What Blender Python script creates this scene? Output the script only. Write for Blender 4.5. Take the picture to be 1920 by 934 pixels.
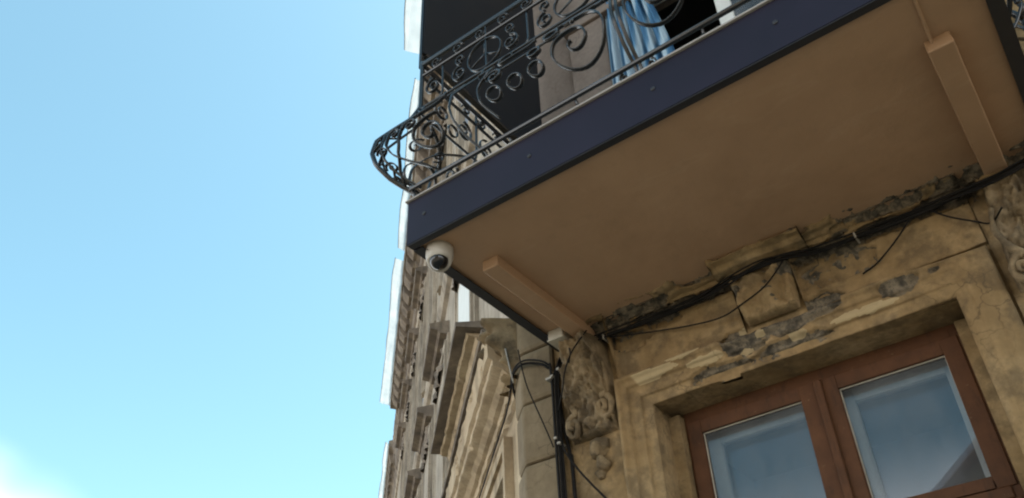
import bpy, math, random
import numpy as np
from mathutils import Matrix, Vector

for o in list(bpy.data.objects):
    bpy.data.objects.remove(o)
scene = bpy.context.scene
COL = scene.collection
H = 1.6                       # eye height; z below is counted from the eye unless said otherwise

# ------------------------------------------------------------------ camera
cam_d = bpy.data.cameras.new('camera')
cam = bpy.data.objects.new('camera', cam_d)
COL.objects.link(cam)
cam_d.sensor_width = 36.0
cam_d.lens = 1607.08 / 1920 * 36
cam_d.clip_start = 0.05
cam_d.clip_end = 3000
CR = Vector((0.79866651, 0.6007269, -0.0354822))
CU = Vector((0.38935447, -0.47088929, 0.79162262))
CF = Vector((-0.45884082, 0.64605763, 0.60997921))
M = Matrix.Identity(4)
for i in range(3):
    M[i][0] = CR[i]; M[i][1] = CU[i]; M[i][2] = -CF[i]
M[2][3] = H
cam.matrix_world = M
scene.camera = cam

# ------------------------------------------------------------------ sky, sun, exposure
SUN_EL = math.radians(62)
SUN_DIR = Vector((0.62 * math.cos(SUN_EL), 0.785 * math.cos(SUN_EL), math.sin(SUN_EL))).normalized()
world = bpy.data.worlds.new('World')
scene.world = world
world.use_nodes = True
wt = world.node_tree
wt.nodes.clear()
wn = wt.nodes.new
wl = wt.links.new
sky = wn('ShaderNodeTexSky')
sky.sky_type = 'NISHITA'
sky.sun_disc = False
sky.sun_elevation = SUN_EL
sky.sun_rotation = math.atan2(SUN_DIR.x, SUN_DIR.y)
sky.air_density = 1.0
sky.dust_density = 1.1
sky.ozone_density = 1.0
tc = wn('ShaderNodeTexCoord')
sep = wn('ShaderNodeSeparateXYZ')
wl(tc.outputs['Generated'], sep.inputs[0])
nz = wn('ShaderNodeTexNoise')
nz.inputs['Scale'].default_value = 2.6
nz.inputs['Detail'].default_value = 3.0
nz.inputs['Roughness'].default_value = 0.42
wl(tc.outputs['Generated'], nz.inputs['Vector'])
ad = wn('ShaderNodeMath'); ad.operation = 'MULTIPLY_ADD'
wl(nz.outputs['Fac'], ad.inputs[0]); ad.inputs[1].default_value = -0.34
wl(sep.outputs['Z'], ad.inputs[2])
mr = wn('ShaderNodeMapRange'); mr.interpolation_type = 'SMOOTHSTEP'
mr.inputs['From Min'].default_value = 0.215
mr.inputs['From Max'].default_value = 0.105
mr.inputs['To Min'].default_value = 0.0
mr.inputs['To Max'].default_value = 1.0
wl(ad.outputs[0], mr.inputs['Value'])
mx = wn('ShaderNodeMix'); mx.data_type = 'RGBA'
wl(mr.outputs[0], mx.inputs['Factor'])
tint = wn('ShaderNodeMix'); tint.data_type = 'RGBA'; tint.blend_type = 'MULTIPLY'
tint.inputs['Factor'].default_value = 1.0
wl(sky.outputs[0], tint.inputs['A'])
tint.inputs['B'].default_value = (0.98, 1.24, 0.98, 1)      # the phone's white balance, even over the whole sky
wl(tint.outputs['Result'], mx.inputs['A'])
mx.inputs['B'].default_value = (11.5, 11.8, 12.0, 1)
bg = wn('ShaderNodeBackground')
bg.inputs['Strength'].default_value = 0.15
out = wn('ShaderNodeOutputWorld')
wl(mx.outputs['Result'], bg.inputs['Color'])
wl(bg.outputs[0], out.inputs['Surface'])

sun_d = bpy.data.lights.new('sun', 'SUN')
sun_d.energy = 3.8
sun_d.angle = math.radians(0.53)
sun_d.color = (1.0, 0.95, 0.87)
sun = bpy.data.objects.new('sun', sun_d)
COL.objects.link(sun)
sun.location = (8, 10, 30)
sun.rotation_euler = SUN_DIR.to_track_quat('Z', 'Y').to_euler()

scene.cycles.filter_width = 2.1
vs = scene.view_settings
vs.view_transform = 'Standard'
vs.look = 'None'
vs.gamma = 1.0
vs.exposure = 1.02
try:
    vs.use_curve_mapping = False
except Exception:
    pass

# ------------------------------------------------------------------ noise
class Noise:
    def __init__(self, seed):
        r = np.random.RandomState(seed)
        self.t = r.rand(64, 64, 64)
    def __call__(self, x, y, z):
        x = np.asarray(x, float); y = np.asarray(y, float); z = np.asarray(z, float)
        x, y, z = np.broadcast_arrays(x, y, z)
        xi = np.floor(x).astype(int); yi = np.floor(y).astype(int); zi = np.floor(z).astype(int)
        fx = x - xi; fy = y - yi; fz = z - zi
        fx = fx * fx * (3 - 2 * fx); fy = fy * fy * (3 - 2 * fy); fz = fz * fz * (3 - 2 * fz)
        t = self.t
        def g(a, b, c):
            return t[(xi + a) % 64, (yi + b) % 64, (zi + c) % 64]
        c00 = g(0, 0, 0) * (1 - fx) + g(1, 0, 0) * fx
        c10 = g(0, 1, 0) * (1 - fx) + g(1, 1, 0) * fx
        c01 = g(0, 0, 1) * (1 - fx) + g(1, 0, 1) * fx
        c11 = g(0, 1, 1) * (1 - fx) + g(1, 1, 1) * fx
        return (c00 * (1 - fy) + c10 * fy) * (1 - fz) + (c01 * (1 - fy) + c11 * fy) * fz
    def fbm(self, x, y, z, oct=4, gain=0.5):
        v = 0; a = 1; n = 0; k = 1.0
        for i in range(oct):
            v = v + a * self(x * k + 7.3 * i, y * k + 3.1 * i, z * k + 11.7 * i)
            n += a; a *= gain; k *= 2.03
        return v / n
NZ = Noise(5)

def sstep(a, b, v):
    t = np.clip((np.asarray(v, float) - a) / (b - a), 0, 1)
    return t * t * (3 - 2 * t)

# ------------------------------------------------------------------ materials
def new_mat(name):
    m = bpy.data.materials.new(name)
    m.use_nodes = True
    nt = m.node_tree
    b = nt.nodes['Principled BSDF']
    return m, nt, b

def ramp(nt, fac, stops):
    r = nt.nodes.new('ShaderNodeValToRGB')
    el = r.color_ramp.elements
    while len(el) < len(stops):
        el.new(0.5)
    for e, (p, c) in zip(el, stops):
        e.position = p
        e.color = (c[0], c[1], c[2], 1)
    nt.links.new(fac, r.inputs[0])
    return r.outputs[0]

def noise_node(nt, scale, detail=4, rough=0.55, stretch=None):
    t = nt.nodes.new('ShaderNodeTexCoord')
    n = nt.nodes.new('ShaderNodeTexNoise')
    n.inputs['Scale'].default_value = scale
    n.inputs['Detail'].default_value = detail
    n.inputs['Roughness'].default_value = rough
    if stretch:
        mp = nt.nodes.new('ShaderNodeMapping')
        mp.inputs['Scale'].default_value = stretch
        nt.links.new(t.outputs['Object'], mp.inputs[0])
        nt.links.new(mp.outputs[0], n.inputs['Vector'])
    else:
        nt.links.new(t.outputs['Object'], n.inputs['Vector'])
    return n.outputs['Fac']

def bump(nt, b, height, strength=0.3, dist=0.01):
    n = nt.nodes.new('ShaderNodeBump')
    n.inputs['Strength'].default_value = strength
    n.inputs['Distance'].default_value = dist
    nt.links.new(height, n.inputs['Height'])
    nt.links.new(n.outputs[0], b.inputs['Normal'])

def mixc(nt, fac, a, b):
    m = nt.nodes.new('ShaderNodeMix'); m.data_type = 'RGBA'
    if isinstance(fac, (int, float)):
        m.inputs['Factor'].default_value = fac
    else:
        nt.links.new(fac, m.inputs['Factor'])
    for k, v in (('A', a), ('B', b)):
        if isinstance(v, tuple):
            m.inputs[k].default_value = (v[0], v[1], v[2], 1)
        else:
            nt.links.new(v, m.inputs[k])
    return m.outputs['Result']

def simple(name, col, col2=None, scale=6, rough=0.6, metal=0, spec=0.5, stretch=None, bmp=0.0, bscale=40):
    m, nt, b = new_mat(name)
    if col2 is None:
        col2 = tuple(c * 0.75 for c in col)
    f = noise_node(nt, scale, 5, 0.6, stretch)
    nt.links.new(ramp(nt, f, [(0.3, col), (0.7, col2)]), b.inputs['Base Color'])
    b.inputs['Roughness'].default_value = rough
    b.inputs['Metallic'].default_value = metal
    b.inputs['Specular IOR Level'].default_value = spec
    if bmp:
        bump(nt, b, noise_node(nt, bscale, 4), bmp, 0.004)
    return m

def plaster(name, c0, c1, c2, peel=True, streak=0.5, soot=0.0):
    m, nt, b = new_mat(name)
    f = noise_node(nt, 3.2, 6, 0.62)
    base = ramp(nt, f, [(0.30, c0), (0.5, c1), (0.72, c2)])
    # drip stains running down
    st = noise_node(nt, 5.0, 4, 0.6, (1.0, 1.0, 0.13))
    mk = ramp(nt, st, [(0.48, (0, 0, 0)), (0.74, (streak,) * 3)])
    dirt = tuple(v * 0.42 for v in c0)
    base = mixc(nt, mk, base, dirt)
    fine = noise_node(nt, 38, 4, 0.65)
    fk = ramp(nt, fine, [(0.35, (0.0,) * 3), (0.8, (0.5,) * 3)])
    base = mixc(nt, fk, base, tuple(v * 0.55 for v in c1))
    if soot:
        so_ = noise_node(nt, 6.5, 7, 0.68)
        sk = ramp(nt, so_, [(0.46, (0, 0, 0)), (0.60, (soot,) * 3), (0.75, (soot * 0.6,) * 3)])
        base = mixc(nt, sk, base, (0.055, 0.042, 0.028))
    if peel:
        at = nt.nodes.new('ShaderNodeAttribute'); at.attribute_name = 'peel'
        sf = noise_node(nt, 16, 6, 0.7)
        bare = ramp(nt, sf, [(0.30, (0.03, 0.027, 0.022)), (0.46, (0.085, 0.072, 0.054)), (0.58, (0.20, 0.16, 0.11)), (0.72, (0.05, 0.046, 0.04))])
        pk = ramp(nt, at.outputs['Fac'], [(0.42, (0, 0, 0)), (0.58, (1, 1, 1))])
        base = mixc(nt, pk, base, bare)
        at2 = nt.nodes.new('ShaderNodeAttribute'); at2.attribute_name = 'pale'
        pk2 = ramp(nt, at2.outputs['Fac'], [(0.45, (0, 0, 0)), (0.55, (0.8, 0.8, 0.8))])
        base = mixc(nt, pk2, base, (0.40, 0.31, 0.175))
    # hairline cracks here and there
    tcv = nt.nodes.new('ShaderNodeTexCoord')
    wob = nt.nodes.new('ShaderNodeTexNoise'); wob.inputs['Scale'].default_value = 9; wob.inputs['Detail'].default_value = 4
    nt.links.new(tcv.outputs['Object'], wob.inputs['Vector'])
    va = nt.nodes.new('ShaderNodeVectorMath'); va.operation = 'MULTIPLY_ADD'
    nt.links.new(wob.outputs['Color'], va.inputs[0]); va.inputs[1].default_value = (0.16, 0.16, 0.16)
    nt.links.new(tcv.outputs['Object'], va.inputs[2])
    vo = nt.nodes.new('ShaderNodeTexVoronoi'); vo.feature = 'DISTANCE_TO_EDGE'; vo.inputs['Scale'].default_value = 5.5
    nt.links.new(va.outputs[0], vo.inputs['Vector'])
    ck = ramp(nt, vo.outputs['Distance'], [(0.0, (1, 1, 1)), (0.022, (0, 0, 0))])
    cm = ramp(nt, noise_node(nt, 2.4, 3, 0.5), [(0.50, (0, 0, 0)), (0.64, (0.5,) * 3)])
    cx_ = nt.nodes.new('ShaderNodeMix'); cx_.data_type = 'RGBA'; cx_.blend_type = 'MULTIPLY'; cx_.inputs['Factor'].default_value = 1
    nt.links.new(ck, cx_.inputs['A']); nt.links.new(cm, cx_.inputs['B'])
    base = mixc(nt, cx_.outputs['Result'], base, (0.035, 0.027, 0.018))
    nt.links.new(base, b.inputs['Base Color'])
    b.inputs['Roughness'].default_value = 0.92
    b.inputs['Specular IOR Level'].default_value = 0.2
    bump(nt, b, noise_node(nt, 60, 6, 0.7), 0.5, 0.006)
    return m

def soffit_mat():
    m, nt, b = new_mat('soffit_paint')
    f = noise_node(nt, 1.3, 6, 0.6)
    base = ramp(nt, f, [(0.3, (0.46, 0.29, 0.172)), (0.5, (0.42, 0.26, 0.152)), (0.7, (0.36, 0.22, 0.126))])
    g = noise_node(nt, 7, 6, 0.7)
    base = mixc(nt, ramp(nt, g, [(0.55, (0, 0, 0)), (0.75, (0.35,) * 3)]), base, (0.30, 0.19, 0.11))
    h_ = noise_node(nt, 2.2, 7, 0.6, (0.5, 1.6, 1))
    base = mixc(nt, ramp(nt, h_, [(0.57, (0, 0, 0)), (0.60, (0.10,) * 3), (0.63, (0.0,) * 3)]), base, (0.58, 0.42, 0.28))
    nt.links.new(base, b.inputs['Base Color'])
    b.inputs['Roughness'].default_value = 0.6
    bump(nt, b, noise_node(nt, 5, 6, 0.65), 0.25, 0.02)
    return m

def wood_mat():
    m, nt, b = new_mat('brown_window_paint')
    f = noise_node(nt, 5, 6, 0.65)
    base = ramp(nt, f, [(0.3, (0.105, 0.044, 0.018)), (0.52, (0.08, 0.033, 0.014)), (0.72, (0.05, 0.022, 0.010))])
    g = noise_node(nt, 26, 7, 0.7, (1.0, 1.0, 0.22))
    base = mixc(nt, ramp(nt, g, [(0.55, (0, 0, 0)), (0.66, (0.6,) * 3)]), base, (0.035, 0.018, 0.010))
    h_ = noise_node(nt, 19, 7, 0.75)
    base = mixc(nt, ramp(nt, h_, [(0.64, (0, 0, 0)), (0.69, (0.7,) * 3)]), base, (0.20, 0.125, 0.07))
    nt.links.new(base, b.inputs['Base Color'])
    b.inputs['Roughness'].default_value = 0.65
    b.inputs['Specular IOR Level'].default_value = 0.2
    bump(nt, b, g, 0.5, 0.003)
    return m

MAT = {}
MAT['plaster'] = plaster('ochre_plaster', (0.195, 0.123, 0.055), (0.295, 0.198, 0.096), (0.40, 0.288, 0.158), soot=0.5)
MAT['stone'] = plaster('tan_stone', (0.34, 0.25, 0.155), (0.47, 0.36, 0.235), (0.55, 0.44, 0.30), peel=False, streak=0.75)
MAT['stone_far'] = plaster('skylit_weathered_stone', (0.24, 0.20, 0.155), (0.37, 0.31, 0.24), (0.48, 0.41, 0.32), peel=False, streak=0.85)  # streaked stone, its colour greyed for haze and sky light on the far part
MAT['stone_dark'] = plaster('dark_stone', (0.10, 0.085, 0.07), (0.20, 0.16, 0.125), (0.32, 0.26, 0.19), peel=False, streak=0.7)  # darkest of the stone tones, with drip streaks
MAT['quoin'] = plaster('quoin_stone', (0.16, 0.118, 0.07), (0.215, 0.163, 0.10), (0.26, 0.20, 0.128), peel=False, streak=0.4)
MAT['corbel'] = plaster('corbel_stucco', (0.17, 0.115, 0.06), (0.25, 0.18, 0.10), (0.34, 0.26, 0.165), peel=False, streak=0.6, soot=0.75)
MAT['upper'] = plaster('upper_plaster', (0.17, 0.135, 0.112), (0.22, 0.178, 0.15), (0.25, 0.205, 0.175), peel=False, streak=0.3)
MAT['soffit'] = soffit_mat()
MAT['fascia'] = simple('blue_black_sheet_metal', (0.0185, 0.0140, 0.0265), (0.013, 0.0105, 0.019), 2.2, 0.45, 0.0, 0.2)
MAT['lip'] = simple('dark_metal_edge', (0.02, 0.02, 0.024), None, 8, 0.6)
MAT['floor_edge'] = simple('pale_tile_edge', (0.34, 0.31, 0.28), None, 9, 0.6)
MAT['iron'] = simple('black_painted_iron', (0.006, 0.006, 0.006), (0.014, 0.011, 0.009), 30, 0.22, 0.0, 0.6)
MAT['screen'] = simple('dark_sheet', (0.006, 0.007, 0.010), (0.010, 0.0095, 0.0105), 2, 0.6, 0, 0.2)
MAT['white'] = simple('white_plastic', (0.44, 0.405, 0.35), (0.38, 0.345, 0.29), 12, 0.5)
MAT['box'] = simple('grey_plastic_box', (0.50, 0.46, 0.38), (0.40, 0.36, 0.29), 14, 0.55)
MAT['lens'] = simple('black_dome', (0.008, 0.008, 0.01), None, 5, 0.06)
MAT['cable'] = simple('black_cable', (0.007, 0.0065, 0.006), (0.016, 0.013, 0.011), 18, 0.85, 0, 0.2)
MAT['clip'] = simple('pale_clip', (0.34, 0.31, 0.26), None, 20, 0.6)
MAT['wood'] = wood_mat()
MAT['white_wood'] = simple('white_window_paint', (0.66, 0.66, 0.62), (0.52, 0.51, 0.47), 8, 0.5)
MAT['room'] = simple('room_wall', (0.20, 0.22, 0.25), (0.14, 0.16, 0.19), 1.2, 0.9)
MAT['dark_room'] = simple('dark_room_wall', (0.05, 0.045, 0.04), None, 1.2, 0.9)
MAT['shutter'] = simple('white_shutter', (0.70, 0.70, 0.66), (0.62, 0.62, 0.57), 4, 0.6)
MAT['roof'] = simple('roof_sheet', (0.22, 0.12, 0.08), (0.15, 0.09, 0.07), 3, 0.7)
MAT['bounce_street'] = simple('bounce_setts', (0.30, 0.255, 0.195), (0.22, 0.185, 0.145), 30, 0.9, bmp=0.4, bscale=150)  # unseen street surface, made pale and warm to bounce light up
MAT['paving'] = simple('paving', (0.30, 0.27, 0.23), (0.22, 0.20, 0.175), 8, 0.9, bmp=0.3)
MAT['house'] = simple('cream_render', (0.55, 0.46, 0.33), (0.48, 0.39, 0.28), 1.5, 0.9)

def curtain_mat():
    m, nt, b = new_mat('blue_striped_cloth')
    t = nt.nodes.new('ShaderNodeTexCoord')
    w = nt.nodes.new('ShaderNodeTexWave')
    w.bands_direction = 'X'
    w.inputs['Scale'].default_value = 3.6
    w.inputs['Distortion'].default_value = 0.8
    w.inputs['Detail'].default_value = 1.0
    nt.links.new(t.outputs['Object'], w.inputs['Vector'])
    c = ramp(nt, w.outputs['Fac'], [(0.2, (0.05, 0.15, 0.28)), (0.6, (0.13, 0.28, 0.43)), (0.88, (0.44, 0.55, 0.62))])
    nt.links.new(c, b.inputs['Base Color'])
    b.inputs['Roughness'].default_value = 0.55
    tr = nt.nodes.new('ShaderNodeBsdfTranslucent')
    nt.links.new(c, tr.inputs['Color'])
    mxs = nt.nodes.new('ShaderNodeMixShader')
    mxs.inputs[0].default_value = 0.3
    nt.links.new(b.outputs[0], mxs.inputs[1]); nt.links.new(tr.outputs[0], mxs.inputs[2])
    nt.links.new(mxs.outputs[0], nt.nodes['Material Output'].inputs['Surface'])
    return m
MAT['curtain'] = curtain_mat()

def translucent_mat():
    m, nt, b = new_mat('white_translucent_sheet')
    f = noise_node(nt, 1.8, 5, 0.6)
    c = ramp(nt, f, [(0.3, (0.78, 0.80, 0.79)), (0.7, (0.55, 0.58, 0.58))])
    nt.links.new(c, b.inputs['Base Color'])
    b.inputs['Roughness'].default_value = 0.5
    tr = nt.nodes.new('ShaderNodeBsdfTranslucent')
    nt.links.new(c, tr.inputs['Color'])
    tp = nt.nodes.new('ShaderNodeBsdfTransparent')
    m1 = nt.nodes.new('ShaderNodeMixShader'); m1.inputs[0].default_value = 0.45
    nt.links.new(b.outputs[0], m1.inputs[1]); nt.links.new(tr.outputs[0], m1.inputs[2])
    m2 = nt.nodes.new('ShaderNodeMixShader'); m2.inputs[0].default_value = 0.45
    nt.links.new(m1.outputs[0], m2.inputs[1]); nt.links.new(tp.outputs[0], m2.inputs[2])
    nt.links.new(m2.outputs[0], nt.nodes['Material Output'].inputs['Surface'])
    return m
MAT['sheet'] = translucent_mat()

def glass_mat():
    m, nt, b = new_mat('window_glass')
    nt.nodes.remove(b)
    tp = nt.nodes.new('ShaderNodeBsdfTransparent')
    tp.inputs['Color'].default_value = (0.86, 0.89, 0.92, 1)
    gl = nt.nodes.new('ShaderNodeBsdfGlossy')
    gl.inputs['Roughness'].default_value = 0.015
    df = nt.nodes.new('ShaderNodeBsdfDiffuse')
    df.inputs['Color'].default_value = (0.40, 0.41, 0.42, 1)
    fr = nt.nodes.new('ShaderNodeFresnel'); fr.inputs['IOR'].default_value = 1.5
    m1 = nt.nodes.new('ShaderNodeMixShader')
    nt.links.new(fr.outputs[0], m1.inputs[0])
    nt.links.new(tp.outputs[0], m1.inputs[1]); nt.links.new(gl.outputs[0], m1.inputs[2])
    dn = noise_node(nt, 5, 5, 0.6, (1, 1, 0.4))
    du = ramp(nt, dn, [(0.35, (0.03,) * 3), (0.75, (0.15,) * 3)])
    m2 = nt.nodes.new('ShaderNodeMixShader')
    nt.links.new(du, m2.inputs[0])
    nt.links.new(m1.outputs[0], m2.inputs[1]); nt.links.new(df.outputs[0], m2.inputs[2])
    nt.links.new(m2.outputs[0], nt.nodes['Material Output'].inputs['Surface'])
    return m
MAT['glass'] = glass_mat()

# ------------------------------------------------------------------ object helpers
def thing(name, label, cat, loc, group=None):
    o = bpy.data.objects.new(name, None)
    COL.objects.link(o)
    o.empty_display_size = 0.1
    o.location = (loc[0], loc[1], loc[2] + H)
    o['label'] = label
    o['category'] = cat
    if group:
        o['group'] = group
    return o

def wloc(o):
    v = Vector((0, 0, 0))
    while o is not None:
        v = v + o.location
        o = o.parent
    return v

class MB:
    """collects vertices (eye-height coordinates) and faces for one mesh"""
    def __init__(self):
        self.v = []; self.f = []; self.attr = {}; self.n = 0
    def add(self, verts, faces):
        k = self.n
        vv = np.asarray(verts, float).reshape(-1, 3)
        self.v.append(vv)
        self.f.extend([tuple(i + k for i in f) for f in faces])
        self.n += len(vv)
        return self
    def box(self, x0, x1, y0, y1, z0, z1, fr=None):
        p = [(x, y, z) for z in (z0, z1) for y in (y0, y1) for x in (x0, x1)]
        if fr is not None:
            p = [fr(*q) for q in p]
        return self.add(p, [(0, 2, 3, 1), (4, 5, 7, 6), (0, 1, 5, 4), (2, 6, 7, 3), (0, 4, 6, 2), (1, 3, 7, 5)])
    def prism(self, poly, fn, a, b):
        """poly: 2d list; fn(u, v, t) -> point; t from a to b"""
        n = len(poly)
        p = [fn(u, v, a) for u, v in poly] + [fn(u, v, b) for u, v in poly]
        f = [(i, (i + 1) % n, n + (i + 1) % n, n + i) for i in range(n)]
        f += [tuple(range(n - 1, -1, -1)), tuple(range(n, 2 * n))]
        return self.add(p, f)
    def tube(self, pts, r, sides=6, cap=True, closed=False, flat=1.0):
        P = np.asarray(pts, float)
        n = len(P)
        if np.isscalar(r):
            r = np.full(n, r)
        r = np.asarray(r, float)
        if closed:
            T = np.roll(P, -1, 0) - np.roll(P, 1, 0)
        else:
            T = np.gradient(P, axis=0)
        T /= (np.linalg.norm(T, axis=1)[:, None] + 1e-12)
        N = np.zeros_like(P)
        a = np.array([0, 0, 1.0]) if abs(T[0, 2]) < 0.9 else np.array([1.0, 0, 0])
        for i in range(n):
            a = a - T[i] * (a @ T[i])
            a /= np.linalg.norm(a) + 1e-12
            N[i] = a
        B = np.cross(T, N)
        ang = np.arange(sides) * 2 * math.pi / sides
        V = P[:, None, :] + r[:, None, None] * (np.cos(ang)[None, :, None] * N[:, None, :] + flat * np.sin(ang)[None, :, None] * B[:, None, :])
        f = []
        m = n if closed else n - 1
        for i in range(m):
            j = (i + 1) % n
            for k in range(sides):
                l = (k + 1) % sides
                f.append((i * sides + k, i * sides + l, j * sides + l, j * sides + k))
        if cap and not closed:
            f.append(tuple(range(sides - 1, -1, -1)))
            f.append(tuple((n - 1) * sides + k for k in range(sides)))
        return self.add(V.reshape(-1, 3), f)
    def strip(self, pts, axis, hw, ht, closed=False):
        """flat iron bar bent along pts: hw half its width along axis, ht half its thickness"""
        P = np.asarray(pts, float); n = len(P); A = np.asarray(axis, float)
        T = (np.roll(P, -1, 0) - np.roll(P, 1, 0)) if closed else np.gradient(P, axis=0)
        T /= np.linalg.norm(T, axis=1)[:, None] + 1e-12
        W = A[None, :] - T * (T @ A)[:, None]; W /= np.linalg.norm(W, axis=1)[:, None] + 1e-9
        B = np.cross(T, W)
        k = [(-1, -.5), (-.8, -1), (.8, -1), (1, -.5), (1, .5), (.8, 1), (-.8, 1), (-1, .5)]
        V = np.stack([P + W * (hw * a) + B * (ht * b) for a, b in k], 1)
        f = []
        for i in range(n if closed else n - 1):
            j = (i + 1) % n
            for q in range(8):
                l = (q + 1) % 8
                f.append((i * 8 + q, i * 8 + l, j * 8 + l, j * 8 + q))
        if not closed:
            f.append(tuple(range(7, -1, -1))); f.append(tuple((n - 1) * 8 + q for q in range(8)))
        return self.add(V.reshape(-1, 3), f)
    def lathe(self, prof, c, axis=(0, 0, 1), seg=24):
        A = Vector(axis).normalized()
        u = A.orthogonal().normalized(); w = A.cross(u)
        p = []
        for r, t in prof:
            for k in range(seg):
                a = 2 * math.pi * k / seg
                p.append(tuple(Vector(c) + A * t + u * (r * math.cos(a)) + w * (r * math.sin(a))))
        f = []
        for i in range(len(prof) - 1):
            for k in range(seg):
                l = (k + 1) % seg
                f.append((i * seg + k, i * seg + l, (i + 1) * seg + l, (i + 1) * seg + k))
        f.append(tuple(range(seg - 1, -1, -1)))
        f.append(tuple((len(prof) - 1) * seg + k for k in range(seg)))
        return self.add(p, f)
    def ball(self, c, r, seg=12, rings=8, sc=(1, 1, 1)):
        p = []; f = []
        for i in range(rings + 1):
            t = math.pi * i / rings
            for k in range(seg):
                a = 2 * math.pi * k / seg
                p.append((c[0] + r * sc[0] * math.sin(t) * math.cos(a), c[1] + r * sc[1] * math.sin(t) * math.sin(a), c[2] + r * sc[2] * math.cos(t)))
        for i in range(rings):
            for k in range(seg):
                l = (k + 1) % seg
                f.append((i * seg + k, (i + 1) * seg + k, (i + 1) * seg + l, i * seg + l))
        return self.add(p, f)
    def grid(self, V):
        """V: (n, m, 3) array"""
        n, m, _ = V.shape
        f = [(i * m + j, i * m + j + 1, (i + 1) * m + j + 1, (i + 1) * m + j) for i in range(n - 1) for j in range(m - 1)]
        return self.add(V.reshape(-1, 3), f)
    def build(self, name, mat, parent=None, smooth=False, label=None, bevel=0.0):
        V = np.concatenate(self.v) + np.array([0, 0, H])
        if parent is not None:
            V = V - np.array(wloc(parent))
        me = bpy.data.meshes.new(name)
        me.from_pydata(V.tolist(), [], self.f)
        me.update()
        import bmesh
        bm = bmesh.new(); bm.from_mesh(me)
        if not self.attr:
            bmesh.ops.remove_doubles(bm, verts=bm.verts, dist=1e-5)
        bmesh.ops.recalc_face_normals(bm, faces=bm.faces)
        bm.to_mesh(me); bm.free()
        for k, a in self.attr.items():
            at = me.attributes.new(k, 'FLOAT', 'POINT')
            at.data.foreach_set('value', np.asarray(a, np.float32).ravel())
        me.materials.append(MAT[mat])
        if smooth:
            me.polygons.foreach_set('use_smooth', [True] * len(me.polygons))
        o = bpy.data.objects.new(name, me)
        COL.objects.link(o)
        if parent is not None:
            o.parent = parent
        if label:
            o['label'] = label
        if bevel:
            b = o.modifiers.new('bevel', 'BEVEL'); b.width = bevel; b.segments = 2; b.limit_method = 'ANGLE'
        return o

def tag(o, label, cat, group=None):
    o['label'] = label; o['category'] = cat
    if group:
        o['group'] = group
    return o

def smooth_path(pts, n=8):
    """Catmull-Rom through the points"""
    P = [np.array(p, float) for p in pts]
    P = [2 * P[0] - P[1]] + P + [2 * P[-1] - P[-2]]
    o = []
    for i in range(1, len(P) - 2):
        for k in range(n):
            t = k / n
            a, b, c, d = P[i - 1], P[i], P[i + 1], P[i + 2]
            o.append(0.5 * ((2 * b) + (c - a) * t + (2 * a - 5 * b + 4 * c - d) * t * t + (3 * b - a - 3 * c + d) * t ** 3))
    o.append(P[-2])
    return np.array(o)

# ------------------------------------------------------------------ frames of reference
YW = 3.72                         # face of the wall with the window
CX = -2.58                        # the building's blunt corner
DL = np.array([-0.71842502, 0.6956044, 0.0])     # along the side front, away from the corner
NL = np.array([-0.6956044, -0.71842502, 0.0])    # out of the side front
CO = np.array([CX, YW, 0.0])
def LF(s, off, h):
    p = CO + DL * s + NL * off
    return (p[0], p[1], h)
XC = -0.99                        # axis of the balcony bay

# ------------------------------------------------------------------ ground
g = MB()
g.add([(-900, -900, -H), (900, -900, -H), (900, 900, -H), (-900, 900, -H)], [(0, 1, 2, 3)])
go = g.build('ground', 'bounce_street'); go['kind'] = 'structure'
# pavement along both fronts, a kerb above the road
pv = MB()
pw = 2.1
n1 = np.array([0, -1.0, 0]); bis = (n1 + NL); bis = bis / (1 + n1 @ NL)
far = CO + DL * 40; right = np.array([12.0, YW, 0])
outl = [right, CO, far, far + NL * pw, CO + bis * pw, right + n1 * pw]
pv.prism([(p[0], p[1]) for p in outl], lambda u, v, t: (u, v, t), -H - 0.05, -H + 0.13)
po = pv.build('pavement', 'paving'); po['kind'] = 'structure'

# ------------------------------------------------------------------ the corner building
bld = thing('corner_building', 'old ochre corner building with peeling plaster and carved stone trim under the balcony', 'building', (CX, YW, -H))
TOP = 12.5
WIN = (-1.77, -0.25, -0.05, 2.05)          # lower window opening
DOOR = (-1.70, -0.28, 2.885, 5.35)         # balcony door opening

# wall of the window front, in blocks that butt round the openings
w = MB()
T = 0.30
def wallbox(mb, x0, x1, z0, z1):
    mb.box(x0, x1, YW, YW + T, z0, z1)
wallbox(w, CX, WIN[0], -H, 2.05); wallbox(w, WIN[1], 12, -H, 2.05)
wallbox(w, WIN[0], WIN[1], -H, WIN[2])
wallbox(w, CX, 12, 2.05, DOOR[2])
w.build('wall', 'plaster', bld)
w = MB()
wallbox(w, CX, DOOR[0], DOOR[2], DOOR[3]); wallbox(w, DOOR[1], 12, DOOR[2], DOOR[3]); wallbox(w, CX, 12, DOOR[3], TOP)
w.build('wall', 'upper', bld)

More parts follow.
